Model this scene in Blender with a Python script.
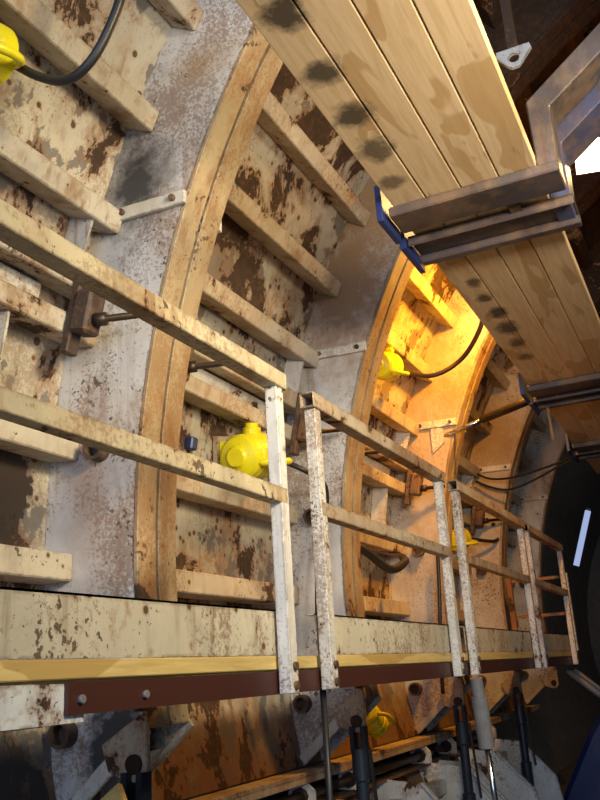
import bpy, math, random
from mathutils import Vector, Matrix

# ------------------------------------------------------------------ scene, camera, light
for o in list(bpy.data.objects):
    bpy.data.objects.remove(o, do_unlink=True)
scn = bpy.context.scene
COL = scn.collection
Z0 = 1.65                       # eye height: everything below is written relative to the eye, z is lifted by Z0
scn.view_settings.view_transform = 'Standard'
scn.view_settings.look = 'None'
scn.view_settings.gamma = 1.0
scn.view_settings.use_curve_mapping = False
scn.view_settings.exposure = -0.1

cam_d = bpy.data.cameras.new('camera')
cam_d.sensor_width = 36.0
cam_d.lens = 867.37 / 800 * 36.0
cam_d.clip_start = 0.05
cam = bpy.data.objects.new('camera', cam_d)
COL.objects.link(cam)
cam.matrix_world = Matrix(((0.9006, 0.1814, 0.3949, 0), (0.4307, -0.2486, -0.8676, 0),
                           (-0.0592, 0.9514, -0.3021, Z0), (0, 0, 0, 1)))
# re-orthogonalise the rotation
_r = cam.matrix_world.to_3x3(); _q = _r.to_quaternion().normalized()
cam.matrix_world = Matrix.Translation((0, 0, Z0)) @ _q.to_matrix().to_4x4()
scn.camera = cam

world = bpy.data.worlds.new('tunnel_gloom')
scn.world = world
world.use_nodes = True
bg = world.node_tree.nodes['Background']
bg.inputs[0].default_value = (0.80, 0.88, 1.0, 1)
bg.inputs[1].default_value = 0.13

def area_light(name, loc, target, sx, sy, power, color, spread=180):
    d = bpy.data.lights.new(name, 'AREA')
    d.shape = 'RECTANGLE'; d.size = sx; d.size_y = sy
    d.energy = power; d.color = color; d.spread = math.radians(spread)
    o = bpy.data.objects.new(name, d); COL.objects.link(o)
    o.location = Vector(loc) + Vector((0, 0, Z0))
    dv = Vector(target) - Vector(loc)
    o.rotation_euler = dv.to_track_quat('-Z', 'Y').to_euler()
    return o
# daylight falling in through the tunnel portal behind the camera
area_light('portal_daylight', (0.3, -3.8, 1.7), (-1.5, 4, 0.6), 4.5, 4.4, 275, (0.54, 0.71, 1.0))
# floodlight on the gantry side, right of the frame
area_light('gantry_floodlight', (2.2, 1.2, 2.15), (-2.2, 2.9, 1.1), 0.8, 0.8, 54, (1.0, 0.80, 0.48), 80)
# unseen fill light added to brighten the undersides of the planks
area_light('plank_fill_light', (.9, 1.0, 1.32), (-.60, 3.3, 1.9), 0.45, 0.45, 34, (1.0, 0.86, 0.64), 90)

# unseen fill light added to lift the black far end
area_light('far_tunnel_fill', (2.5, 16, 3.4), (-1.5, 15, 1.0), 0.6, 0.6, 7, (1.0, 0.92, 0.85))

# ------------------------------------------------------------------ helpers
XC, ZC = 2.1032, 0.5099         # axis of the round form
R_FL, R_ST, R_SK = 4.109, 4.41, 4.56
PITCH = 2.1
Y_RIB = 2.783                   # near face of the first visible rib
R = math.radians

def pol(r, a, y):
    return (XC - r * math.cos(R(a)), y, ZC + r * math.sin(R(a)))

class MB:
    def __init__(s):
        s.v, s.f, s.s = [], [], []
    def _add(s, vs, fs, smooth=False):
        b = len(s.v)
        s.v += [Vector(p) for p in vs]
        s.f += [tuple(b + i for i in f) for f in fs]
        s.s += [smooth] * len(fs)
        return s
    def hexa(s, p):             # 8 points: bottom ring 0-3, top ring 4-7
        return s._add(p, [(3, 2, 1, 0), (4, 5, 6, 7), (0, 1, 5, 4), (1, 2, 6, 5), (2, 3, 7, 6), (3, 0, 4, 7)])
    def box(s, x0, x1, y0, y1, z0, z1):
        return s.hexa([(x0, y0, z0), (x1, y0, z0), (x1, y1, z0), (x0, y1, z0),
                       (x0, y0, z1), (x1, y0, z1), (x1, y1, z1), (x0, y1, z1)])
    def bar(s, p0, p1, w, t, up=(0, 0, 1)):     # rectangular bar from p0 to p1; w across, t along up
        p0, p1 = Vector(p0), Vector(p1)
        d = (p1 - p0).normalized(); u = Vector(up)
        u = (u - d * u.dot(d)).normalized(); a = d.cross(u)
        q = []
        for p in (p0, p1):
            q += [p - a * w / 2 - u * t / 2, p + a * w / 2 - u * t / 2, p + a * w / 2 + u * t / 2, p - a * w / 2 + u * t / 2]
        return s._add(q, [(3, 2, 1, 0), (4, 5, 6, 7), (0, 1, 5, 4), (1, 2, 6, 5), (2, 3, 7, 6), (3, 0, 4, 7)])
    def hollow(s, p0, p1, w, t, wall, up=(0, 0, 1)):    # open-ended rectangular tube
        p0, p1 = Vector(p0), Vector(p1)
        d = (p1 - p0).normalized(); u = Vector(up)
        u = (u - d * u.dot(d)).normalized(); a = d.cross(u)
        q = []
        for p in (p0, p1):
            for k in (0, wall):
                W, T = w / 2 - k, t / 2 - k
                q += [p - a * W - u * T, p + a * W - u * T, p + a * W + u * T, p - a * W + u * T]
        f = []
        for i in range(4):
            j = (i + 1) % 4
            f += [(i, j, 8 + j, 8 + i), (4 + j, 4 + i, 12 + i, 12 + j), (j, i, 4 + i, 4 + j), (8 + i, 8 + j, 12 + j, 12 + i)]
        return s._add(q, f)
    def arcbox(s, r0, r1, a0, a1, y0, y1, n=1):
        q, f = [], []
        for i in range(n + 1):
            a = a0 + (a1 - a0) * i / n
            q += [pol(r0, a, y0), pol(r1, a, y0), pol(r1, a, y1), pol(r0, a, y1)]
        for i in range(n):
            b = 4 * i
            for k in range(4):
                l = (k + 1) % 4
                f.append((b + k, b + l, b + 4 + l, b + 4 + k))
        f += [(3, 2, 1, 0), (4 * n, 4 * n + 1, 4 * n + 2, 4 * n + 3)]
        return s._add(q, f)
    def prism(s, poly, y0, y1):   # polygon in x,z pushed along y
        n = len(poly)
        q = [(x, y0, z) for x, z in poly] + [(x, y1, z) for x, z in poly]
        f = [tuple(range(n)), tuple(range(2 * n - 1, n - 1, -1))]
        f += [(i, n + i, n + (i + 1) % n, (i + 1) % n) for i in range(n)]
        return s._add(q, f)
    def tube(s, pts, rad, n=12, caps=True):
        pts = [Vector(p) for p in pts]
        rads = rad if isinstance(rad, (list, tuple)) else [rad] * len(pts)
        t0 = (pts[1] - pts[0]).normalized()
        ref = Vector((0, 0, 1)) if abs(t0.z) < .9 else Vector((1, 0, 0))
        u = (ref - t0 * ref.dot(t0)).normalized()
        q, f = [], []
        for i, p in enumerate(pts):
            a = pts[max(i - 1, 0)]; b = pts[min(i + 1, len(pts) - 1)]
            t = (b - a).normalized() if (b - a).length > 1e-7 else t0
            u = (u - t * u.dot(t)).normalized(); w = t.cross(u)
            t0 = t
            for k in range(n):
                c = 2 * math.pi * k / n
                q.append(p + (u * math.cos(c) + w * math.sin(c)) * rads[i])
        for i in range(len(pts) - 1):
            for k in range(n):
                l = (k + 1) % n
                f.append((i * n + k, i * n + l, (i + 1) * n + l, (i + 1) * n + k))
        s._add(q, f, True)
        if caps:
            m = len(pts) - 1
            b = len(s.v) - len(q)
            s.f += [tuple(b + k for k in range(n - 1, -1, -1)), tuple(b + m * n + k for k in range(n))]
            s.s += [False, False]
        return s
    def cyl(s, p0, p1, r0, r1=None, n=20):
        return s.tube([p0, p1], [r0, r0 if r1 is None else r1], n)
    def profile(s, p0, d, prof, n=28):   # solid of revolution: prof = [(distance along d, radius)]
        p0, d = Vector(p0), Vector(d).normalized()
        ref = Vector((0, 0, 1)) if abs(d.z) < .9 else Vector((1, 0, 0))
        u = (ref - d * ref.dot(d)).normalized(); w = d.cross(u)
        q, f = [], []
        for h, r in prof:
            for k in range(n):
                c = 2 * math.pi * k / n
                q.append(p0 + d * h + (u * math.cos(c) + w * math.sin(c)) * max(r, 1e-4))
        m = len(prof)
        for i in range(m - 1):
            for k in range(n):
                l = (k + 1) % n
                f.append((i * n + k, i * n + l, (i + 1) * n + l, (i + 1) * n + k))
        f += [tuple(range(n - 1, -1, -1)), tuple((m - 1) * n + k for k in range(n))]
        s._add(q, f)
        for i in range(len(f)):
            s.s[-1 - i] = False
        for i in range(m - 1):
            dh, dr = prof[i + 1][0] - prof[i][0], prof[i + 1][1] - prof[i][1]
        return s
    def build(s, name, mat, parent=None, origin=None, bevel=0.0, smooth=False):
        me = bpy.data.meshes.new(name)
        base = Vector((0, 0, 0))
        if parent is not None:
            base = WL[parent.name]
        elif origin is not None:
            base = Vector(origin)
        me.from_pydata([v - base for v in s.v], [], s.f)
        me.validate()
        import bmesh
        b = bmesh.new(); b.from_mesh(me)
        bmesh.ops.recalc_face_normals(b, faces=b.faces)
        b.to_mesh(me); b.free()
        if len(me.polygons) == len(s.s):
            me.polygons.foreach_set('use_smooth', [x or smooth for x in s.s])
        me.materials.append(mat)
        o = bpy.data.objects.new(name, me)
        COL.objects.link(o)
        if parent is not None:
            o.parent = parent
            WL[o.name] = base
        else:
            o.location = base + Vector((0, 0, Z0))
            WL[o.name] = base
        if bevel:
            m = o.modifiers.new('edge', 'BEVEL'); m.width = bevel; m.segments = 1; m.limit_method = 'ANGLE'
        return o
WL = {}

def thing(name, label, cat, origin, group=None):
    o = bpy.data.objects.new(name, None)
    COL.objects.link(o)
    o.empty_display_size = 0.1
    o.location = Vector(origin) + Vector((0, 0, Z0))
    WL[o.name] = Vector(origin)
    tag(o, label, cat, group)
    return o
def tag(o, label, cat, group=None, kind=None):
    if label: o['label'] = label
    if cat: o['category'] = cat
    if group: o['group'] = group
    if kind: o['kind'] = kind
    return o
def structure(o):
    o['kind'] = 'structure'
    return o
def dup(o, move=(0, 0, 0), label=None, parent=None, skip=()):
    c = o.copy(); COL.objects.link(c)
    if parent is None:
        c.location = o.location + Vector(move)
        WL[c.name] = WL[o.name] + Vector(move)
    else:
        c.parent = parent
    if label: c['label'] = label
    for ch in list(o.children):
        if ch.name.split('.')[0] in skip: continue
        dup(ch, parent=c)
    return c

# ------------------------------------------------------------------ materials
class NT:
    def __init__(s, name):
        s.m = bpy.data.materials.new(name); s.m.use_nodes = True
        s.t = s.m.node_tree; s.n = s.t.nodes; s.n.clear()
        s.out = s.n.new('ShaderNodeOutputMaterial')
        s.b = s.n.new('ShaderNodeBsdfPrincipled')
        s.t.links.new(s.b.outputs[0], s.out.inputs[0])
        s.pos = s.n.new('ShaderNodeNewGeometry').outputs['Position']
    def put(s, sock, v):
        if hasattr(v, 'node'): s.t.links.new(v, sock)
        elif isinstance(v, (tuple, list)) and len(v) == 3 and sock.type == 'RGBA': sock.default_value = (*v, 1)
        else: sock.default_value = v
    def vmul(s, k, off=(0, 0, 0)):
        n = s.n.new('ShaderNodeVectorMath'); n.operation = 'MULTIPLY_ADD'
        s.put(n.inputs[0], s.pos); n.inputs[1].default_value = k; n.inputs[2].default_value = off
        return n.outputs[0]
    def noise(s, vec, scale, detail=6, rough=.6, dist=0):
        n = s.n.new('ShaderNodeTexNoise'); s.put(n.inputs['Vector'], vec)
        n.inputs['Scale'].default_value = scale; n.inputs['Detail'].default_value = detail
        n.inputs['Roughness'].default_value = rough; n.inputs['Distortion'].default_value = dist
        return n.outputs['Fac']
    def ramp(s, v, lo, hi, a=0.0, b=1.0):
        n = s.n.new('ShaderNodeMapRange'); n.clamp = True
        s.put(n.inputs[0], v); n.inputs[1].default_value = lo; n.inputs[2].default_value = hi
        n.inputs[3].default_value = a; n.inputs[4].default_value = b
        return n.outputs[0]
    def math(s, op, a, b=0.0, clamp=False):
        n = s.n.new('ShaderNodeMath'); n.operation = op; n.use_clamp = clamp
        s.put(n.inputs[0], a); s.put(n.inputs[1], b)
        return n.outputs[0]
    def mix(s, f, a, b):
        n = s.n.new('ShaderNodeMix'); n.data_type = 'RGBA'
        s.put(n.inputs[0], f); s.put(n.inputs[6], a); s.put(n.inputs[7], b)
        return n.outputs[2]
    def spot(s, c, r, soft, wob=0.35):       # blotch round a place on the thing, with a ragged rim
        n = s.n.new('ShaderNodeVectorMath'); n.operation = 'SUBTRACT'
        s.put(n.inputs[0], s.pos); n.inputs[1].default_value = (c[0], c[1], c[2] + Z0)
        k = s.n.new('ShaderNodeVectorMath'); k.operation = 'DIVIDE'
        s.put(k.inputs[0], n.outputs[0]); k.inputs[1].default_value = r
        l = s.n.new('ShaderNodeVectorMath'); l.operation = 'LENGTH'; s.put(l.inputs[0], k.outputs[0])
        w = s.noise(s.pos, 14, 6, .65)
        d = s.math('ADD', l.outputs['Value'], s.math('MULTIPLY', s.math('SUBTRACT', w, .5), wob * 4))
        return s.ramp(d, 1 - soft, 1 + soft * .3, 1, 0)
    def bump(s, h, strength=.3, dist=.01):
        n = s.n.new('ShaderNodeBump'); n.inputs['Strength'].default_value = strength
        n.inputs['Distance'].default_value = dist; s.put(n.inputs['Height'], h)
        s.t.links.new(n.outputs[0], s.b.inputs['Normal'])
    def end(s, col, rough=.7, metal=0.0):
        s.put(s.b.inputs['Base Color'], col); s.put(s.b.inputs['Roughness'], rough)
        s.b.inputs['Metallic'].default_value = metal
        return s.m

RUST = (0.20, 0.092, 0.032); PEEL = (0.045, 0.026, 0.016)
def steel(name, base, base2, stain=.5, peel=.5, speck=.5, rust=RUST, peelc=PEEL, rough=.62,
          grain=(1, 1, 1), pscale=2.0, sscale=3.5, spscale=34, spots=(), seed=0.0, metal=0.0, edge=.85, grey=0.0, dots=0.0, crown=0.0, splash=0.0):
    """painted, rusted steel; stain / peel / speck 0..1 are how much of the paint has gone"""
    m = NT(name)
    v = m.vmul(grain, (seed, seed * 1.7, seed * .6))
    c = m.mix(m.ramp(m.noise(v, 1.7, 5, .6), .38, .62), base, base2)
    # grime: broad brown film, deeper in its middle
    g = m.noise(m.vmul((1, 1, .5), (seed + 9, 0, 0)), sscale, 10, .70, .2)
    c = m.mix(m.ramp(g, .64 - .26 * stain, .80 - .22 * stain, 0, .55), c, (.34, .215, .11))
    c = m.mix(m.ramp(g, .74 - .26 * stain, .86 - .22 * stain, 0, .8), c, rust)
    if splash:                                  # splashed, rusting lower plates
        sz = m.n.new('ShaderNodeSeparateXYZ'); m.put(sz.inputs[0], m.pos)
        zz = m.math('ADD', sz.outputs[2], m.math('MULTIPLY', m.math('SUBTRACT', m.noise(m.pos, 5, 6, .65), .5), .9))
        c = m.mix(m.ramp(zz, 1.70, 1.28, 0, splash), c, (.16, .062, .018))
    # grey weathering
    gw = m.noise(m.vmul(grain, (3, seed, seed)), 2.7, 9, .7, .3)
    c = m.mix(m.ramp(gw, .50, .66, 0, .45), c, tuple(x * .52 for x in base2))
    # vertical runs
    r = m.noise(m.vmul((11, 11, .6), (seed, 3, 0)), 2.0, 6, .65)
    rm = m.math('MULTIPLY', m.ramp(r, .53, .70), m.ramp(m.noise(m.vmul((1, 1, 1), (seed, 8, 1)), 2.2, 5), .40, .60))
    c = m.mix(m.math('MULTIPLY', rm, .35 + .4 * stain), c, (rust[0] * .75, rust[1] * .75, rust[2] * .75))
    # fine rust stipple gathered in clusters, and fewer dark chips
    cl = m.noise(m.vmul((1, 1, .7), (0, seed, 2)), 1.9, 6, .62)
    k = m.math('ADD', m.noise(m.vmul((1, 1, 1), (seed, 0, 5)), spscale * 1.7, 5, .75), m.math('MULTIPLY', cl, 1.15))
    c = m.mix(m.ramp(k, 1.20 - .10 * speck, 1.27 - .10 * speck, 0, .62 * min(1, speck + .2)), c, (rust[0] * .95, rust[1] * 1.0, rust[2] * 1.25))
    k2 = m.math('ADD', m.noise(m.vmul((1, 1, 1), (0, seed, 11)), spscale, 3, .65), m.math('MULTIPLY', m.noise(m.vmul((1, 1, 1), (seed, 4, 4)), 3.0, 4, .6), .9))
    sp = m.ramp(k2, 1.22 - .10 * speck, 1.25 - .10 * speck)
    c = m.mix(m.math('MULTIPLY', sp, .85), c, (0.065, 0.036, 0.022))
    if grey:                                    # patches worn to the grey primer
        gp = m.noise(m.vmul(grain, (1, seed * 3, 4)), pscale * 1.5, 10, .62, .2)
        c = m.mix(m.ramp(gp, .70 - .2 * grey, .715 - .2 * grey, 0, .85), c, (.135, .125, .120))
    if dots:                                    # round rust blisters with a stained rim
        vo = m.n.new('ShaderNodeTexVoronoi'); vo.inputs['Scale'].default_value = 15
        m.put(vo.inputs['Vector'], m.vmul((1, 1, 1), (seed, 2, 9)))
        vr = m.n.new('ShaderNodeSeparateColor'); m.put(vr.inputs[0], vo.outputs['Color'])
        vd = m.math('SUBTRACT', vo.outputs['Distance'], m.math('MULTIPLY', m.math('SUBTRACT', vr.outputs[0], 1 - dots), .55))
        c = m.mix(m.ramp(vd, .10, -.02, 0, .6), c, (.30, .15, .05))
        c = m.mix(m.ramp(vd, .0, -.03, 0, .9), c, (.07, .035, .02))
    # peeled paint with sharp rims and rust inside
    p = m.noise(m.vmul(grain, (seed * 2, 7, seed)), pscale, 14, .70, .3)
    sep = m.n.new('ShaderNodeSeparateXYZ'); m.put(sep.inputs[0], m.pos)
    p = m.math('ADD', p, m.ramp(sep.outputs[2], 4.5, 5.2, 0, crown))      # peel mask raised with height, most at the crown
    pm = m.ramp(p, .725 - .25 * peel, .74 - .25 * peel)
    rim = m.ramp(p, .67 - .25 * peel, .73 - .25 * peel, 0, .6)
    c = m.mix(rim, c, (rust[0] * 1.3, rust[1] * 1.25, rust[2] * 1.1))
    inner = m.mix(m.ramp(m.noise(m.pos, 22, 6), .45, .68), peelc, (peelc[0] * 2.0, peelc[1] * 1.7, peelc[2] * 1.4))
    c = m.mix(pm, c, inner)
    # paint knocked off along the edges
    bv = m.n.new('ShaderNodeBevel'); bv.samples = 4; bv.inputs['Radius'].default_value = .014
    dt = m.n.new('ShaderNodeVectorMath'); dt.operation = 'DOT_PRODUCT'
    m.put(dt.inputs[0], bv.outputs[0]); m.put(dt.inputs[1], m.n.new('ShaderNodeNewGeometry').outputs['Normal'])
    ew = m.math('MULTIPLY', m.ramp(dt.outputs['Value'], .995, .85, 0, 1), m.ramp(m.noise(m.pos, 16, 6, .7), .46, .54))
    c = m.mix(m.math('MULTIPLY', ew, edge), c, (rust[0] * .55, rust[1] * .6, rust[2] * .8))
    h = m.math('SUBTRACT', 1.0, m.math('MULTIPLY', m.math('ADD', pm, m.math('MULTIPLY', sp, .5)), .8))
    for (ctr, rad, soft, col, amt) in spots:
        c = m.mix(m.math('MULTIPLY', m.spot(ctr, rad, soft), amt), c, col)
    m.bump(m.math('ADD', h, m.math('MULTIPLY', m.noise(m.pos, 60, 4), .25)), .45, .006)
    return m.end(c, m.ramp(pm, 0, 1, rough, .9), metal)

def plain(name, col, rough=.6, metal=0.0, var=.35, scale=12, dirt=None, dirt_amt=.4):
    m = NT(name)
    n = m.noise(m.pos, scale, 6, .65)
    d = dirt or tuple(x * .35 for x in col)
    c = m.mix(m.ramp(n, .40, .72, 0, var), col, d)
    c = m.mix(m.ramp(m.noise(m.vmul((1, 1, 1), (4, 4, 4)), scale * 3.5, 4), .60, .66, 0, dirt_amt), c, d)
    m.bump(n, .2, .004)
    return m.end(c, rough, metal)

def wood(name, base, dark, spots=(), wet=.5, seed=0.0):
    m = NT(name)
    info = m.n.new('ShaderNodeObjectInfo').outputs['Random']
    off = m.n.new('ShaderNodeCombineXYZ')
    m.put(off.inputs[1], m.math('MULTIPLY', info, 37.0))
    vm = m.n.new('ShaderNodeVectorMath'); vm.operation = 'MULTIPLY_ADD'
    m.put(vm.inputs[0], m.pos); vm.inputs[1].default_value = (1, .07, 1); m.put(vm.inputs[2], off.outputs[0])
    g = m.noise(vm.outputs[0], 38, 5, .6, .8)
    c = m.mix(m.ramp(g, .38, .68), base, dark)
    vm2 = m.n.new('ShaderNodeVectorMath'); vm2.operation = 'MULTIPLY_ADD'
    m.put(vm2.inputs[0], m.pos); vm2.inputs[1].default_value = (1, .28, 1); m.put(vm2.inputs[2], off.outputs[0])
    w = m.noise(vm2.outputs[0], 5.5, 3, .45, .5)
    c = m.mix(m.ramp(w, .62 - .1 * wet, .635 - .1 * wet, 0, .6), c, (dark[0] * .72, dark[1] * .58, dark[2] * .38))
    k = m.noise(vm2.outputs[0], 16, 3, .5)
    c = m.mix(m.ramp(k, .70, .76, 0, .6), c, tuple(x * .35 for x in dark))
    c = m.mix(m.math('MULTIPLY', m.math('SUBTRACT', info, .5), .35), c, (base[0] * .6, base[1] * .55, base[2] * .5))
    for (ctr, rad, soft, col, amt) in spots:
        c = m.mix(m.math('MULTIPLY', m.spot(ctr, rad, soft, .42), amt), c, col)
    m.bump(g, .25, .003)
    return m.end(c, .7)

CREAM = (0.58, 0.54, 0.45); CREAM2 = (0.47, 0.43, 0.36); WHITE = (0.66, 0.66, 0.64); WHITE2 = (0.55, 0.54, 0.53)
DARK_SPOT = (0.035, 0.036, 0.04)
M = {}
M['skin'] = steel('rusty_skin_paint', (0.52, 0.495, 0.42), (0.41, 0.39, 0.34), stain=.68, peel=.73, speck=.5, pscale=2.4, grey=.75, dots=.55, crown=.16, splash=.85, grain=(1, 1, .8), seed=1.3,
                  spots=[((-2.45, 2.50, .76), (.3, .19, .24), .05, (.040, .026, .020), 1.0), ((-2.38, 2.48, -.34), (.4, .30, .27), .5, DARK_SPOT, .95)])  # last spot: shadow on the lower skin, painted into its colour
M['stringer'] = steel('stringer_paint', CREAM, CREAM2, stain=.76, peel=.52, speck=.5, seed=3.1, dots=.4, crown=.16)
M['foot'] = steel('rib_foot_paint', (.56, .49, .40), (.42, .36, .29), stain=.75, peel=.42, speck=.7, seed=21)
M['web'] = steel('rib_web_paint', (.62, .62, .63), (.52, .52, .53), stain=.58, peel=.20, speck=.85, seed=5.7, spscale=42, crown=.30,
                 spots=[((-2.0, 2.78, 2.11), (.21, .2, .29), .72, DARK_SPOT, .98), ((-2.08, 2.78, -.24), (.17, .2, .24), .4, DARK_SPOT, .97),  # near-black spots above the bar and near the rib foot
                        ((-1.86, 4.88, 2.42), (.55, .1, .75), .7, (.27, .165, .08), .92), ((-1.55, 4.88, 3.1), (.6, .1, .6), .75, (.27, .165, .08), .9),
                        ((-1.9, 6.98, 1.95), (.6, .1, 1.5), .6, (.40, .27, .13), .7), ((-1.9, 9.08, 1.95), (.6, .1, 1.5), .6, (.36, .24, .12), .7),
                        ((-2.24, 2.78, .78), (.13, .1, .42), .8, (.34, .20, .13), .55), ((-1.62, 2.78, 2.62), (.22, .1, .12), .9, (.36, .23, .11), .5)])
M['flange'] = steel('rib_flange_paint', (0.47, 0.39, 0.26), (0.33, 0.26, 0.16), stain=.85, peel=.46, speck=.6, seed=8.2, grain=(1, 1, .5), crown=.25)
M['bar'] = steel('stiffener_paint', WHITE, CREAM, stain=.4, peel=.35, speck=.5, seed=2.2)
M['rail'] = steel('rail_paint', (0.58, 0.52, 0.37), (0.47, 0.42, 0.30), stain=.70, peel=.45, speck=.55, seed=4.4, pscale=5)
M['rail_rust'] = steel('rusty_rail_paint', (0.50, 0.44, 0.34), (0.40, 0.33, 0.25), stain=.75, peel=.5, speck=.9, seed=6.4, pscale=6)
M['post'] = steel('post_paint', (0.72, 0.73, 0.73), (0.62, 0.62, 0.60), stain=.3, peel=.42, speck=.75, seed=7.4, pscale=7, spscale=50)
M['kick'] = steel('kick_plate_paint', (0.62, 0.60, 0.50), (0.52, 0.49, 0.40), stain=.5, peel=.42, speck=.8, dots=.45, seed=9.9, pscale=5, grain=(1, 1, .7))
M['red'] = plain('red_oxide_paint', (0.060, 0.018, 0.014), .5, var=.5, scale=5, dirt=(.05, .02, .016))
M['rusty'] = steel('bare_rust', (0.065, 0.04, 0.03), (0.045, 0.03, 0.025), stain=.6, peel=.5, speck=.6, seed=11)
M['dark_rod'] = plain('dark_rod_steel', (0.05, 0.035, 0.03), .45, .6)
M['yellow'] = plain('yellow_vibrator_paint', (0.74, 0.68, 0.01), .4, var=.25, scale=9, dirt=(.32, .26, .02), dirt_amt=.3)
M['rubber'] = plain('black_rubber', (0.018, 0.019, 0.022), .45)
M['brown_hose'] = plain('brown_hose_rubber', (0.06, 0.028, 0.014), .5)
M['pine'] = wood('plank_pine', (0.80, 0.60, 0.36), (0.66, 0.47, 0.25), wet=.5,
                 spots=[((x, y, 1.9), (rx, ry, .3), .5, (.075, .055, .036), amt) for x, y, rx, ry, amt in (
                     (-.865, 1.957, .078, .09, .97), (-.872, 2.259, .075, .075, .95), (-.872, 2.536, .075, .08, .95), (-.878, 2.78, .075, .10, .85), (-.90, 3.03, .06, .06, .75),
                     (-.88, 3.62, .06, .05, .6), (-.862, 4.17, .04, .07, .85), (-.86, 4.40, .05, .07, .9), (-.85, 4.66, .06, .10, .95), (-.85, 4.92, .07, .12, .9), (-.86, 5.2, .05, .1, .8), (-.86, 5.5, .05, .1, .7))])
M['deck'] = wood('deck_pine', (0.68, 0.54, 0.22), (0.52, 0.38, 0.14), wet=.2, seed=3)
M['bracket'] = steel('bracket_steel', (0.080, 0.074, 0.092), (0.065, 0.052, 0.05), stain=.6, peel=.35, speck=.4, rust=(.13, .065, .04), seed=12, rough=.42, pscale=4)
M['bracket_blue'] = steel('blue_bracket_steel', (.07, .085, .19), (.07, .065, .09), stain=.5, peel=.35, speck=.4, rust=(.13, .065, .04), seed=17, rough=.42, pscale=4)
M['blue'] = plain('blue_paint', (0.016, 0.035, 0.15), .45, var=.4, scale=6)
M['jack'] = plain('blue_black_jack_paint', (0.028, 0.040, 0.065), .35, .3, var=.4)
M['chrome'] = plain('chrome_rod', (0.55, 0.57, 0.60), .18, 1.0, var=.1)
M['grey'] = plain('grey_cylinder_paint', (0.22, 0.22, 0.23), .5, var=.5)
M['lower'] = steel('kicker_paint', (0.66, 0.71, 0.76), (0.54, 0.58, 0.62), stain=.35, peel=.45, speck=.6, seed=14, pscale=3.2)
M['concrete'] = plain('tunnel_concrete', (0.10, 0.095, 0.09), .85, var=.6, scale=3)
M['membrane'] = plain('black_membrane', (0.28, 0.26, 0.24), .6, var=.5, scale=4)
M['mud'] = plain('muddy_floor', (0.20, 0.17, 0.14), .8, var=.6, scale=2)
M['orange'] = steel('orange_painted_beam', (0.36, 0.17, 0.05), (0.28, 0.12, 0.04), stain=.6, peel=.4, speck=.5, seed=15)

def emission(name, col, s):
    m = bpy.data.materials.new(name); m.use_nodes = True
    n = m.node_tree.nodes; n.clear()
    o = n.new('ShaderNodeOutputMaterial'); e = n.new('ShaderNodeEmission')
    e.inputs[0].default_value = (*col, 1); e.inputs[1].default_value = s
    m.node_tree.links.new(e.outputs[0], o.inputs[0])
    return m
M['lamp_glass'] = emission('floodlight_glow', (1.0, .84, .55), 10)
M['strip_glow'] = emission('light_strip_glow', (.50, .62, 1.0), .75)

# ------------------------------------------------------------------ setting: the tunnel itself
fl = MB().box(-4.5, 8.5, -8, 24, -1.85, -1.65); structure(fl.build('floor', M['mud'], origin=(0, 8, -1.65)))
vault = MB(); vault.arcbox(5.3, 5.5, -25, 205, -6, 24, 40)
structure(vault.build('ceiling', M['membrane'], origin=(XC, 8, 5.0)))
endw = MB(); endw.box(-4.5, 8.5, 24.02, 24.3, -1.65, 7); structure(endw.build('wall_far', M['membrane'], origin=(2, 24, -1.65)))

# ------------------------------------------------------------------ the steel lining form: one segment per joint
A_IN, A_OUT, A_TOP = -9.24, -12.8, 150
YS, YE = Y_RIB + .135 - PITCH, Y_RIB + .135         # joint to joint

def web_mb(y, t=.014):
    m = MB(); n = 52; q, f = [], []
    for i in range(n + 1):
        k = i / n
        ai = A_IN + (A_TOP - A_IN) * k; ao = A_OUT + (A_TOP - A_OUT) * k
        q += [pol(R_FL + .012, ai, y), pol(R_SK, ao, y), pol(R_SK, ao, y + t), pol(R_FL + .012, ai, y + t)]
    for i in range(n):
        b = 4 * i
        for k in range(4):
            l = (k + 1) % 4
            f.append((b + k, b + l, b + 4 + l, b + 4 + k))
    f += [(3, 2, 1, 0), (4 * n, 4 * n + 1, 4 * n + 2, 4 * n + 3)]
    return m._add(q, f)

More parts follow.
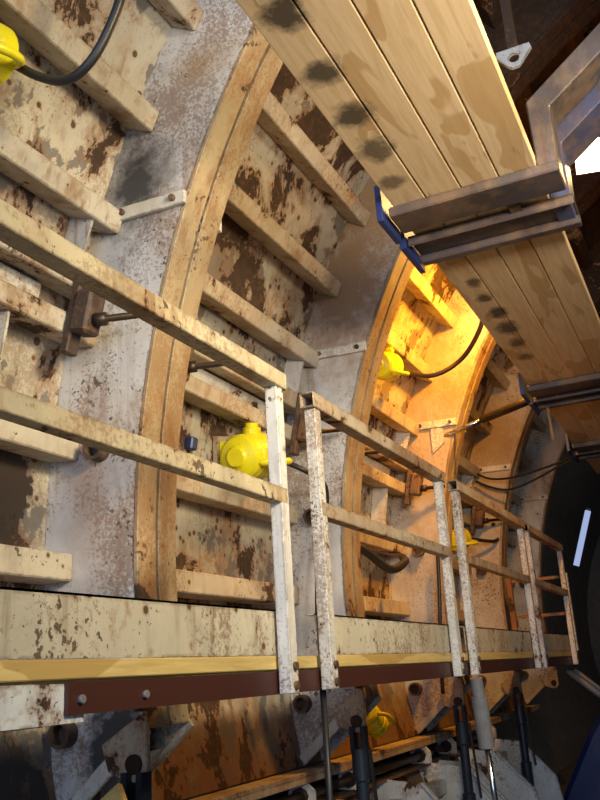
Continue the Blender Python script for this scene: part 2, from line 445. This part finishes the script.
STRINGERS = [(-1.3, .1), (5.05, 6.5), (18.2, 19.5), (24.6, 25.9), (31.2, 32.5), (37.9, 39.2), (44.6, 45.9),
             (51.3, 52.6), (58.0, 59.3), (64.7, 66), (71.4, 72.7), (78.1, 79.4), (84.8, 86.1)]
def form_segment(label):
    t = thing('formwork_segment', label, 'steel formwork', pol(R_SK, A_OUT, YE), 'tunnel formwork segments')
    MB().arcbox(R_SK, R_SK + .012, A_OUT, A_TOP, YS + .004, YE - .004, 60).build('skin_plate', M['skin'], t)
    for y0, y1, yw in ((YS + .009, YS + .135, YS + .121), (YE - .135, YE - .009, YE - .135)):
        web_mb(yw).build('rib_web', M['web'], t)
        MB().arcbox(R_FL - .010, R_FL + .012, A_IN, A_TOP, y0, y1, 60).build('rib_flange', M['flange'], t, bevel=.004)
        # joint plate that closes the rib against its neighbour
        yj = y0 if y0 < YS + .05 else y1 - .012
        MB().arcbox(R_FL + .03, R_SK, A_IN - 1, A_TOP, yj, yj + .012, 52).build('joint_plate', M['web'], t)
    for a0, a1 in STRINGERS:
        MB().arcbox(R_ST, R_SK - .002, a0, a1, YS + .137, YE - .137).build('stringer', M['stringer'], t, bevel=.006)
    # the two slimmer rails of the pouring window and its sunk hatch
    for a0, a1 in ((11.45, 12.6), (14.05, 15.4)):
        MB().arcbox(R_ST - .01, R_SK - .002, a0, a1, YS + .137, YE - .137).build('window_rail', M['stringer'], t, bevel=.006)
    hp = MB().arcbox(R_SK - .05, R_SK - .012, 12.75, 13.9, YS + .5, YE - .4).build('hatch_plate', M['bar'], t, bevel=.004)
    # flat bar across each web, two bolt heads on it
    for yw, sgn in ((YE - .135, -1), (YS + .135, 1)):
        b = MB(); p0 = Vector(pol(4.46, 19.2, yw + sgn * .012)); p1 = Vector(pol(4.105, 20.75, yw + sgn * .012))
        b.bar(p0, p1, .022, .062, up=(0, 0, 1)); st = b.build('stiffener_bar', M['bar'], t, bevel=.003)
        for k in (.15, .85):
            c = p0.lerp(p1, k); MB().cyl(c, c + Vector((0, sgn * .03, 0)), .014, n=8).build('bolt_head', M['rusty'], st)
    # short pipe stubs let into the far web
    for a, r in ((5.55, 4.30), (-8.6, 4.47)):
        c = Vector(pol(r, a, YE - .135))
        MB().profile(c + Vector((0, .004, 0)), (0, -1, 0), [(0, .05), (.06, .05), (.06, .036), (.012, .036)]).build('pipe_stub', M['rusty'], t)
    # gusset tying the window rail to the stringer above
    g = MB(); g.arcbox(R_ST + .02, R_SK - .004, 6.7, 11.4, YE - .62, YE - .607); g.build('gusset_plate', M['bar'], t)
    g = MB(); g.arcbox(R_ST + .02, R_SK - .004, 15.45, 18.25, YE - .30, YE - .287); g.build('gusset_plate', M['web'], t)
    # slanting foot of each rib: two flats and a lug with its pin
    for yw, sgn in ((YE - .135, -1), (YS + .135, 1)):
        pi, po = Vector(pol(R_FL, A_IN, yw)), Vector(pol(R_SK, A_OUT, yw))
        off = Vector((0, sgn * .012, 0))
        MB().bar(pi + off + Vector((0, 0, .01)), po + off + Vector((0, 0, .03)), .02, .06).build('foot_flat', M['bar'], t, bevel=.003)
        if sgn > 0: continue
        lug = [(-2.12, -.20), (-1.935, -.09), (-1.92, -.12), (-1.92, -.29), (-1.955, -.325), (-2.0, -.325), (-2.09, -.29)]
        ya, yb = sorted((yw + sgn * .03, yw + sgn * .052))
        lg = MB().prism(lug, ya, yb).build('pin_lug', M['foot'], t, bevel=.003)
        MB().cyl((-1.973, ya - .012, -.265), (-1.973, yb + .012, -.265), .034, n=16).build('pin', M['dark_rod'], lg)
    # bottom edge channel
    c = MB(); x, z = pol(R_SK, A_OUT, 0)[0], pol(R_SK, A_OUT, 0)[2]
    c.box(x - .01, x + .13, YS + .01, YE - .01, z - .03, z - .008); c.box(x + .105, x + .13, YS + .01, YE - .01, z - .065, z - .03)
    c.build('bottom_channel', M['foot'], t, bevel=.003)
    return t
seg = form_segment('rust-flaked white steel formwork segment nearest the camera, at the left edge')
dup(seg, (0, PITCH, 0), 'white steel formwork segment with the yellow vibrator behind the first gap in the railing')
dup(seg, (0, 2 * PITCH, 0), 'steel formwork segment lit deep gold by the floodlight above the planks')
dup(seg, (0, 3 * PITCH, 0), 'half-lit steel formwork segment seen through the third railing panel')
dup(seg, (0, 4 * PITCH, 0), 'shadowy farthest steel formwork segment just before the black lining')

# ------------------------------------------------------------------ kicker segments hinged under the form
def kicker(label):
    t = thing('kicker_panel', label, 'kicker panel', (-2.35, YE, -1.65), 'hinged kicker panels under the form')
    # outer skin leaning inwards below the hinge
    MB().prism([(-2.42, -.60), (-2.40, -.60), (-2.02, -1.57), (-2.04, -1.57)], YS + .02, YE - .02).build('skin_plate', M['skin'], t)
    for y in (YE - .12, YE - 1.12, YS + .10):
        MB().prism([(-2.395, -.62), (-2.02, -.66), (-1.72, -.98), (-1.62, -1.57), (-2.02, -1.57)], y, y + .016).build('side_plate', M['lower'], t)
        e = MB(); e.bar((-2.02, y + .008, -.655), (-1.72, y + .008, -.975), .05, .016, up=(1, 0, 1))
        e.bar((-1.72, y + .008, -.975), (-1.62, y + .008, -1.57), .05, .016, up=(1, 0, 0)); e.build('edge_flat', M['lower'], t, bevel=.003)
    MB().box(-2.40, -2.26, YS + .02, YE - .02, -.645, -.62).build('top_flange', M['rusty'], t)
    MB().bar((-2.20, YS + .13, -.80), (-2.20, YE - .13, -.80), .10, .10).build('stringer', M['lower'], t, bevel=.005)
    MB().bar((-1.95, YS + .13, -1.25), (-1.95, YE - .13, -1.25), .10, .10).build('stringer', M['lower'], t, bevel=.005)
    for y in (YS + .35, YE - .35):
        l = MB(); l.prism([(-2.34, -.615), (-2.18, -.615), (-2.18, -.53), (-2.22, -.49), (-2.30, -.49), (-2.34, -.53)], y - .012, y + .012)
        lg = l.build('hinge_lug', M['lower'], t, bevel=.003)
        MB().cyl((-2.26, y - .05, -.555), (-2.26, y + .05, -.555), .045, n=8).build('nut', M['dark_rod'], lg)
    MB().cyl((-2.26, YS + .1, -.555), (-2.26, YE - .1, -.555), .028, n=14).build('hinge_shaft', M['dark_rod'], t)
    return t
kk = kicker('white hinged kicker panel below the nearest formwork segment, bottom left')
kk.location.z -= .075
dup(kk, (0, PITCH, 0), 'white hinged kicker panel below the rusty skin under the first railing gap')
dup(kk, (0, 2 * PITCH, 0), 'white hinged kicker panel beneath the gold-lit formwork segment')
dup(kk, (0, 3 * PITCH, 0), 'white hinged kicker panel farthest away, beside the dark floor')

# ------------------------------------------------------------------ screw jacks hanging from the rib feet
def jack(label):
    x, y = -1.965, YE - .19
    t = thing('hydraulic_jack', label, 'jack', (x, y, -1.0), 'jacks hanging from the rib feet')
    MB().profile((x, y, -.41), (0, 0, -1), [(0, .03), (0, .048), (.16, .048), (.17, .036), (.5, .036), (.51, .05), (.72, .05), (.72, .02)], 20).build('barrel', M['jack'], t)
    MB().box(x - .045, x - .02, y - .03, y + .03, -.42, -.29).box(x + .02, x + .045, y - .03, y + .03, -.42, -.29).build('clevis', M['jack'], t)
    MB().cyl((x, y, -1.10), (x, y, -1.24), .022, n=14).build('rod', M['chrome'], t)
    MB().bar((x + .06, y, -.42), (x + .09, y, -.95), .016, .016).build('hose', M['rubber'], t)
    return t
jk = jack('black jack hanging under the nearest rib, bottom left beside the wooden offcut')
dup(jk, (0, PITCH, 0), 'black jack hanging under the second rib beside the lower yellow vibrator')
dup(jk, (0, 2 * PITCH, 0), 'blue-black jack hanging under the third rib beside the grey cylinder')
dup(jk, (0, 3 * PITCH, 0), 'blue-black jack hanging under the farthest rib')

# ------------------------------------------------------------------ walkway along the form
XR = -1.325                      # rail centre line
def railing(y0, y1, label, rusty=False, near=False):
    t = thing('guardrail_panel', label, 'railing', (XR, y1, -.05), 'guardrail panels along the walkway')
    rm = M['rail_rust'] if rusty else M['rail']
    for y in (y0, y1):
        p = MB(); p.hollow((XR, y, -.055), (XR, y, 1.0), .056, .046, .005, up=(1, 0, 0))
        po = p.build('post', M['post'] if not rusty or y == y0 else M['post'], t, bevel=.004)
        for z in (-.03, .03):
            MB().cyl((XR + .01, y, z), (XR + .034, y, z), .014, n=8).build('bolt_head', M['rusty'], po)
    MB().hollow((XR, y0 - .05, 1.03), (XR, y1 + .05, 1.03), .062, .062, .006).build('top_rail', rm, t, bevel=.004)
    MB().hollow((XR, y0 - .02, .60), (XR, y1 + .02, .60), .048, .055, .005).build('mid_rail', rm if rusty else M['rail'], t, bevel=.004)
    k = MB(); k.box(XR - .038, XR - .032, y0 - .02, y1 + .02, .068, .215); k.box(XR - .075, XR - .032, y0 - .02, y1 + .02, .209, .215)
    k.build('kick_plate', M['kick'], t)
    return t
railing(.92, 2.685, 'cream railing panel nearest the camera, running off the left edge')
railing(3.02, 4.73, 'second railing panel with a white front post, after the gap by the vibrator', True)
railing(5.08, 6.95, 'third railing panel with an open black tube end at its top corner', True)
railing(7.18, 8.75, 'farthest railing panel, against the black lining', True)
t = thing('end_barrier', 'thin orange-rusted barrier across the far end of the walkway', 'railing', (-1.6, 8.95, .066))
MB().hollow((-1.33, 8.9, .068), (-1.33, 8.9, .80), .05, .05, .005, up=(1, 0, 0)).build('post', M['post'], t)
MB().hollow((-1.88, 8.9, .068), (-1.88, 8.9, .80), .05, .05, .005, up=(1, 0, 0)).build('post', M['orange'], t)
for z in (.42, .77):
    MB().bar((-1.33, 8.935, z), (-1.9, 8.935, z), .03, .03).build('rail', M['orange'], t)

first = None; n = 0
DECK = [('nearest', 0.9, 2.76), ('second', 3.03, 4.72), ('third', 5.0, 7.0), ('farthest', 7.05, 9.2)]
ROW = [('outer edge board', -1.534, -1.357), ('middle board', -1.722, -1.541), ('inner board next to the form', -1.915, -1.729)]
for b, y0, y1 in DECK:
    for r, x0, x1 in ROW:
        o = MB().box(x0, x1, y0, y1, .022, .066).build('deck_board', M['deck'], origin=((x0 + x1) / 2, (y0 + y1) / 2, .022), bevel=.003)
        tag(o, 'pale timber walkway board, %s of the %s bay' % (r, b), 'board', 'timber boards of the lower walkway')
o = MB().box(-1.50, -1.357, 2.80, 2.99, .022, .064).build('timber_block', M['deck'], origin=(-1.38, 2.9, .022), bevel=.003)
tag(o, 'short pale timber packer in the gap between two railing panels', 'block')
t = thing('walkway_beam', 'dark red channel beam running under the timber walkway boards', 'beam', (-1.33, 4.5, -.06))
b = MB(); b.box(-1.369, -1.357, 1.63, 9.1, -.055, .016); b.box(-1.46, -1.369, 1.63, 9.1, .006, .016); b.box(-1.46, -1.369, 1.63, 9.1, -.055, -.045)
b.build('channel', M['red'], t)
for y in (1.67, 1.92):
    MB().cyl((-1.358, y, -.022), (-1.346, y, -.022), .010, n=6).build('bolt_head', M['grey'], t)
t = thing('splice_beam', 'white flaking beam end bolted to the left end of the dark red channel', 'beam', (-1.36, 1.2, -.07))
MB().box(-1.384, -1.370, .7, 1.70, -.072, .014).build('web', M['lower'], t)
MB().box(-1.46, -1.384, .7, 1.58, .004, .014).box(-1.46, -1.384, .7, 1.58, -.075, -.065).build('flange', M['skin'], t)
for i, nm in enumerate(('nearest rib', 'second rib behind the white post', 'third rib in the gold light', 'farthest rib')):
    y = YE - .16 + PITCH * i
    t = thing('walkway_bracket', 'pale steel bracket carrying the walkway off the %s' % nm, 'bracket', (-1.95, y, -.06), 'brackets under the walkway')
    MB().bar((-1.94, y, -.025), (-1.375, y, -.025), .07, .045).build('arm', M['rusty'], t, bevel=.003)
    MB().box(-1.957, -1.94, y - .06, y + .06, -.09, .02).build('end_plate', M['rusty'], t)

# ------------------------------------------------------------------ upper plank walkway and its brackets
HP = 1.9
XP = (-.968, -.818, -.665, -.505, -.349)
SETS = [('near length', .2, 3.52, 0), ('middle length', 3.53, 6.46, 0), ('far length', 6.47, 9.8, 0)]
BN = ('left edge plank with the dark stains', 'second plank from the left', 'third plank from the left', 'right edge plank')
for s_, y0, y1, dz in SETS:
    for k in range(4):
        bn = BN[k] if (k or y0 < 6) else 'left edge plank'
        o = MB().box(XP[k] + .002, XP[k + 1] - .003, y0, y1, HP, HP + .05).build('scaffold_plank', M['pine'], origin=((XP[k] + XP[k + 1]) / 2, (y0 + y1) / 2, HP), bevel=.004)
        tag(o, 'overhead pine plank, %s, %s' % (bn, s_), 'plank', 'planks of the upper walkway')

def upper_bracket(y, label, arm=True):
    t = thing('plank_bracket', label, 'bracket', (-.3, y, HP), 'steel brackets under the overhead planks')
    for k, (ya, yb) in enumerate(((y - .28, y - .095), (y + .015, y + .26))):
        z1 = HP - .004
        b = MB()
        if k == 0:
            b.box(-.985, -.265, ya, yb, z1 - .045, z1)
        else:
            b.box(-1.0, -.255, ya, yb, z1 - .010, z1)
            b.box(-1.0, -.255, ya, ya + .012, z1 - .05, z1 - .010); b.box(-1.0, -.255, yb - .05, yb, z1 - .05, z1 - .010)
        b.build('channel', M['bracket'], t, bevel=.006)
        MB().box(-1.03, -1.002, ya - .03, yb + .03, HP - .075, HP + .10).build('end_plate', M['blue'], t, bevel=.003)
        yc = (ya + yb) / 2
        MB().prism([(-.349, 1.872), (-.355, 2.2), (.42, 2.797), (.42, 2.67), (-.264, 2.15), (-.268, 1.872)], ya + .006, yb - .006).build('arm', M['bracket' if k == 0 else 'bracket_blue'], t, bevel=.006)
    MB().box(-.52, -.47, y - .11, y + .04, HP - .03, HP - .006).build('spacer', M['rusty'], t)
    return t
upper_bracket(3.48, 'grey steel double-channel bracket crossing under the overhead planks, nearest one')
upper_bracket(6.40, 'grey steel bracket under the overhead planks at the right edge, middle one')
upper_bracket(8.45, 'farthest grey steel bracket under the overhead planks')
t = thing('gantry_beam', 'long dark steel beam of the gantry right of the frame', 'beam', (.52, 5.5, 2.6))
MB().box(.40, .42, 1.5, 10, 2.55, 3.0).box(.42, .60, 1.5, 10, 2.98, 3.0).box(.42, .60, 1.5, 10, 2.55, 2.57).build('channel', M['bracket'], t)

# ------------------------------------------------------------------ floodlight above the planks
LP = Vector((-.165, 5.5, 3.20)); LD = Vector((-.12, -.72, -.68)).normalized()
t = thing('floodlight', 'glowing rectangular floodlight above the right edge of the overhead planks', 'lamp', LP)
ax = Vector((.946, .22, .10)).normalized(); ax = (ax - LD * ax.dot(LD)).normalized(); up = LD.cross(ax)
def lbox(c, hx, hu, hd):
    q = []
    for sd in (-1, 1):
        q += [c - ax * hx - up * hu + LD * hd * sd, c + ax * hx - up * hu + LD * hd * sd, c + ax * hx + up * hu + LD * hd * sd, c - ax * hx + up * hu + LD * hd * sd]
    return MB().hexa(q)
lbox(LP - LD * .06, .20, .125, .05).build('housing', M['dark_rod'], t, bevel=.01)
lbox(LP - LD * .003, .185, .11, .004).build('glass', M['lamp_glass'], t)
MB().bar(LP - LD * .1, (.41, 5.5, 2.99), .03, .03).build('mounting_arm', M['rusty'], t)
fl_d = bpy.data.lights.new('floodlight_beam', 'AREA'); fl_d.shape = 'RECTANGLE'; fl_d.size = .30; fl_d.size_y = .2
fl_d.energy = 22; fl_d.color = (1.0, .56, .16); fl_d.spread = R(140)
fo = bpy.data.objects.new('floodlight_beam', fl_d); COL.objects.link(fo); fo.parent = t
fo.location = LD * .02; fo.rotation_euler = LD.to_track_quat('-Z', 'Y').to_euler()

L2 = Vector((-.82, 6.1, 2.92)); D2 = Vector((-.70, .18, -.68)).normalized()
t = thing('floodlight', 'second floodlight standing on the overhead planks, turned to the gold-lit bay', 'lamp', L2)
ax = Vector((0, 1, 0)); up = D2.cross(ax)
LD, _k = D2, LD
lbox(L2 - D2 * .06, .16, .11, .05).build('housing', M['dark_rod'], t, bevel=.01)
lbox(L2 - D2 * .003, .145, .095, .004).build('glass', M['lamp_glass'], t)
MB().bar((-.50, 6.15, 1.952), (-.50, 6.15, 2.99), .03, .03).bar((-.50, 6.0, 1.958), (-.50, 6.3, 1.958), .1, .012).bar((-.50, 6.15, 2.98), (-.76, 6.1, 2.98), .03, .03).build('stand', M['rusty'], t)
f2 = fl_d.copy(); f2.energy = 125; f2.color = (1.0, .40, .02); f2.spread = R(170)
fo2 = bpy.data.objects.new('floodlight_beam', f2); COL.objects.link(fo2); fo2.parent = t
fo2.location = D2 * .02; fo2.rotation_euler = D2.to_track_quat('-Z', 'Y').to_euler()

# ------------------------------------------------------------------ concrete vibrators bolted to the form
def arc_frame(r, a, y):
    p = Vector(pol(r, a, y)); n = (Vector((XC, y, ZC)) - p).normalized(); return p, n
def vibrator(a, y, label, r=R_SK, tilt=(0, .95, .22), sc=1.22):
    p, n = arc_frame(r, a, y)
    t = thing('vibrator', label, 'vibrator', p, 'yellow vibrators bolted to the form')
    d = Vector(tilt); d = (d - n * d.dot(n)).normalized(); s_ = n.cross(d)
    c = p + n * .125 - d * .10
    prof = [(0, .02), (0, .045), (.012, .075), (.03, .086), (.05, .088), (.06, .080), (.07, .088), (.13, .09), (.14, .080), (.15, .09), (.20, .09), (.215, .07), (.24, .04), (.245, .02)]
    MB().profile(c, d, prof, 28).build('body', M['yellow'], t, smooth=False)
    MB().profile(c - d * .012, d, [(0, .015), (0, .035), (.012, .045), (.02, .045)], 20).build('end_cap', M['yellow'], t)
    for k in (.05, .17):
        MB().bar(c + d * k - n * .10, c + d * k - n * .05, .12, .03, up=d).build('foot', M['yellow'], t, bevel=.006)
    h = [c + d * (.12 + .085 * math.cos(math.pi * k / 10)) + n * (.065 + .085 * math.sin(math.pi * k / 10)) - s_ * .02 for k in range(11)]
    MB().tube(h, .014, 10).build('guard_bail', M['yellow'], t)
    MB().profile(c + d * .12 + s_ * .07, s_, [(0, .035), (.04, .035), (.045, .025), (.06, .025)], 14).build('inlet', M['yellow'], t)
    MB().bar(p + n * .003, p + n * .024, .16, .14, up=d).build('mount_plate', M['foot'], t)
    t.scale = (sc, sc, sc)
    c = p + (c - p) * sc
    return t, c, d * sc, n
v0, c0, d0, n0 = vibrator(21.8, 1.80, 'yellow vibrator cut off by the left edge of the picture, up high')
v1, c1, d1, n1 = vibrator(8.8, 4.16, 'yellow vibrator in plain view left of the two white posts at the railing gap', sc=1.45)
v2, c2, d2, n2 = vibrator(22.4, 5.90, 'yellow vibrator high in the gold-lit bay behind the curved rib')
v3, c3, d3, n3 = vibrator(8.9, 8.52, 'yellow vibrator half hidden behind the double posts in the third bay')
v4, c4, d4, n4 = vibrator(-10.6, 5.83, 'yellow vibrator below the walkway under the dark red channel', tilt=(0, .8, -.6), sc=.9)

# ------------------------------------------------------------------ window clamps with their rods
def clamp(y, label):
    p, n = arc_frame(R_ST - .012, 12.6, y)
    t = thing('window_clamp', label, 'clamp', p, 'rusty clamps across the pouring windows')
    MB().arcbox(R_ST - .055, R_ST - .012, 10.3, 15.4, y - .035, y + .035).build('cross_plate', M['rusty'], t, bevel=.006)
    MB().arcbox(R_ST - .14, R_ST - .055, 11.4, 13.8, y - .05, y + .05).build('block', M['rusty'], t, bevel=.012)
    d = (n * .92 + Vector((0, .30, .22))).normalized(); q = p + n * .12 - Vector((0, 0, .03))
    b = MB(); b.tube([q, q + d * .05, q + d * .05, q + d * .20], [.028, .028, .015, .015], 12); b.build('rod', M['dark_rod'], t)
    return t
ck = clamp(2.60, 'dark rusty clamp with a rod, on the pouring window of the nearest segment')
dup(ck, (0, .68, 0), 'clamp behind the first rib of which only a dark rod shows')
dup(ck, (0, PITCH + .0, 0), 'rusty clamp just behind the white front post of the second railing panel')
dup(ck, (0, PITCH + .68, 0), 'clamp tucked behind the second rib, in the gold-lit bay')
dup(ck, (0, 2 * PITCH + .05, 0), 'rusty clamp with a rod in the gold light behind the second railing panel')
dup(ck, (0, 3 * PITCH + .05, 0), 'small rusty clamp with a rod behind the third railing panel')

# ------------------------------------------------------------------ hoses, rods and cylinders
def spline(pts, n=8):
    pts = [Vector(p) for p in pts]; q = [pts[0] * 2 - pts[1]] + pts + [pts[-1] * 2 - pts[-2]]
    out = []
    for i in range(1, len(q) - 2):
        a, b, c, d = q[i - 1:i + 3]
        for k in range(n):
            u = k / n
            out.append(.5 * ((2 * b) + (c - a) * u + (2 * a - 5 * b + 4 * c - d) * u * u + (3 * b - a - 3 * c + d) * u ** 3))
    out.append(pts[-1]); return out
def hose(name, pts, r, mat, label, cat='hose', grp=None):
    o = MB().tube(spline(pts), r, 10).build(name, M[mat], origin=pts[0])
    return tag(o, label, cat, grp)
hose('air_hose', [(-1.96, 1.95, 2.17), (-1.81, 1.95, 2.04), (-1.68, 1.95, 1.975), (-1.575, 1.95, 2.02), (-1.49, 1.95, 2.15), (-1.455, 1.95, 2.27), (-1.45, 1.95, 2.5), (-1.5, 1.95, 2.75)], .017, 'rubber',
     'thick black hose looping up from the vibrator in the top left corner')
hose('air_hose', [c2 + d2 * .26, (-1.66, 6.02, 2.08), (-1.44, 6.1, 2.18), (-1.27, 6.05, 2.34), (-1.19, 6.0, 2.5), (-1.1, 5.9, 2.8)], .018, 'brown_hose',
     'dark hose swinging up from the vibrator in the gold-lit bay')
hose('air_hose', [c1 + d1 * .26, (-2.02, 4.45, 1.12), (-2.0, 4.65, 1.08), (-2.02, 4.72, .95), (-2.08, 4.68, .6), (-2.1, 4.66, .22)], .016, 'rubber',
     'black hose dropping behind the white front post from the vibrator by the gap')
hose('air_hose', [(-2.28, 5.2, .88), (-2.1, 5.45, .78), (-2.02, 5.75, .66), (-2.02, 6.1, .74), (-2.1, 6.3, .80)], .03, 'rubber',
     'fat dark pipe sagging in a V below the mid rail in the gold-lit bay')
hose('air_hose', [c3 + d3 * .26, (-2.0, 9.0, 1.2), (-1.98, 9.2, 1.3), (-1.98, 9.3, 1.42), (-2.0, 9.05, 1.38)], .018, 'rubber',
     'black hose curled beside the vibrator in the third bay')
hose('air_hose', [(-2.0, 6.9, .88), (-2.02, 6.88, .5), (-2.05, 6.85, .1), (-2.06, 6.84, -.2)], .016, 'rubber', 'thin dark cable hanging down the third rib')
o = MB().cyl((-1.36, 3.03, -.055), (-1.36, 3.03, -.95), .012, n=10).build('hanger_rod', M['rubber'], origin=(-1.36, 3.03, -.95))
tag(o, 'thin dark rod hanging straight down below the white front post', 'rod')

t = thing('hydraulic_cylinder', 'grey cylinder with a chrome rod slanting down below the double posts', 'cylinder', (-1.25, 4.93, -.9))
MB().profile((-1.27, 4.86, -.07), Vector((.0, .06, -.35)), [(0, .03), (0, .034), (.10, .034), (.10, .043), (.36, .043), (.36, .02)], 18).build('barrel', M['grey'], t)
MB().cyl((-1.27, 4.915, -.40), (-1.27, 5.03, -1.05), .016, n=12).build('rod', M['chrome'], t)
t = thing('tie_cylinder', 'slim steel cylinder stretching from the gold-lit rib to the middle plank bracket', 'cylinder', (-1.95, 7.1, 1.9))
MB().cyl((-1.87, 7.0, 1.86), (-1.5, 6.9, 1.92), .02, n=12).build('rod', M['chrome'], t)
MB().cyl((-1.5, 6.9, 1.92), (-1.03, 6.6, 1.93), .034, n=14).build('barrel', M['dark_rod'], t)
MB().prism([(-1.97, 1.72), (-1.86, 1.80), (-1.86, 1.92), (-1.97, 1.98)], 6.97, 6.985).build('lug', M['bar'], t)

o = MB().bar((-1.75, 2.45, -.62), (-1.95, 2.55, -.34), .12, .02, up=(0, 1, 0)).build('timber_offcut', M['deck'], origin=(-1.85, 2.5, -.62))
tag(o, 'pale wooden offcut leaning under the walkway at the bottom left', 'offcut')

p_, n_ = arc_frame(R_SK, 8.8, 3.80)
o = MB().bar(p_ + n_ * .002, p_ + n_ * .05, .07, .06, up=(0, 1, 0)).build('plastic_cap', M['blue'], origin=p_, bevel=.008)
tag(o, 'small blue plastic cap on the form wall just right of the first rib', 'cap')
for dz, lab in ((0, 'upper of two thin dark cables slung across the far ribs'), (-.09, 'lower of two thin dark cables slung across the far ribs')):
    hose('cable', [(-2.10, 8.97, 1.93 + dz), (-1.95, 8.92, 1.84 + dz), (-1.75, 8.85, 1.80 + dz * 1.3), (-1.50, 8.78, 1.81 + dz), (-1.2, 8.66, 1.84 + dz * .4), (-1.032, 8.60, 1.875 + dz * .25)], .012, 'rubber', lab, 'cable')
o = MB().bar((-.93, 6.62, 1.86), (-.925, 6.62, 1.58), .022, .006, up=(0, 1, 0)).build('strap', M['orange'], origin=(-.93, 6.62, 1.86))
tag(o, 'thin orange strap hanging from the middle plank bracket', 'strap')

# ------------------------------------------------------------------ far end
t = thing('light_strip', 'slim bluish white strip glowing against the black far lining', 'light', (-1.75, 14, 1.4))
MB().cyl((-1.60, 14, 2.16), (-1.90, 14, 1.35), .045, n=14).build('tube', M['strip_glow'], t)  # bright strip drawn as a glowing cylinder
MB().cyl((-1.585, 14, 2.20), (-1.60, 14, 2.16), .035, n=14).build('end_cap', M['grey'], t)
o = MB(); 
pts = [(-.8, .12), (-1.13, -.25), (-1.48, -.75), (-1.80, -1.3), (-1.95, -1.64), (-.2, -1.64), (-.2, .12)]
o.prism(pts, 9.9, 11.2)
tag(o.build('tarpaulin', M['blue'], origin=(-1.3, 10.5, -1.64), bevel=.05), 'dark blue tarpaulin heap at the bottom right edge', 'tarpaulin')
o = MB().cyl((-1.47, 9.05, -.10), (-.95, 9.2, -.58), .032, n=12).cyl((-1.40, 9.05, -.10), (-.88, 9.2, -.58), .02, n=12).build('stair_rail', M['grey'], origin=(-1.2, 9.1, -.3))
tag(o, 'pale pipe rail slanting down from the far end of the walkway', 'rail')

# ------------------------------------------------------------------ crown of the form, top right
t = thing('lifting_lug', 'white triangular lug plate with a round hole in the top right gloom', 'lug', (-.46, 4.0, 3.1))
pl = MB(); m = 20; cx, cz, rr = -.462, 3.022, .028
outer = []
for k in range(m):
    a = 2 * math.pi * k / m
    d = Vector((math.cos(a), math.sin(a)))
    L = 9
    tri = [(-.58, 3.085), (-.34, 3.085), (-.44, 2.965), (-.49, 2.965)]
    for i in range(4):
        p, q = Vector(tri[i]), Vector(tri[(i + 1) % 4]); e = q - p; c = Vector((cx, cz))
        den = d.x * e.y - d.y * e.x
        if abs(den) < 1e-9: continue
        s1 = ((p - c).x * e.y - (p - c).y * e.x) / den; s2 = ((p - c).x * d.y - (p - c).y * d.x) / den
        if s1 > 0 and -.001 <= s2 <= 1.001: L = min(L, s1)
    outer.append((cx + d.x * L, cz + d.y * L))
inner = [(cx + rr * math.cos(2 * math.pi * k / m), cz + rr * math.sin(2 * math.pi * k / m)) for k in range(m)]
q = [(x, 3.99, z) for x, z in outer] + [(x, 3.99, z) for x, z in inner] + [(x, 4.01, z) for x, z in outer] + [(x, 4.01, z) for x, z in inner]
f = []
for k in range(m):
    l = (k + 1) % m
    f += [(k, l, m + l, m + k), (2 * m + l, 2 * m + k, 3 * m + k, 3 * m + l), (l, k, 2 * m + k, 2 * m + l), (m + k, m + l, 3 * m + l, 3 * m + k)]
pl._add(q, f); pl.build('plate', M['lower'], t)
MB().bar((-.46, 4.0, 3.085), (-.46, 4.0, 3.99), .05, .05, up=(1, 0, 0)).build('hanger', M['rusty'], t)
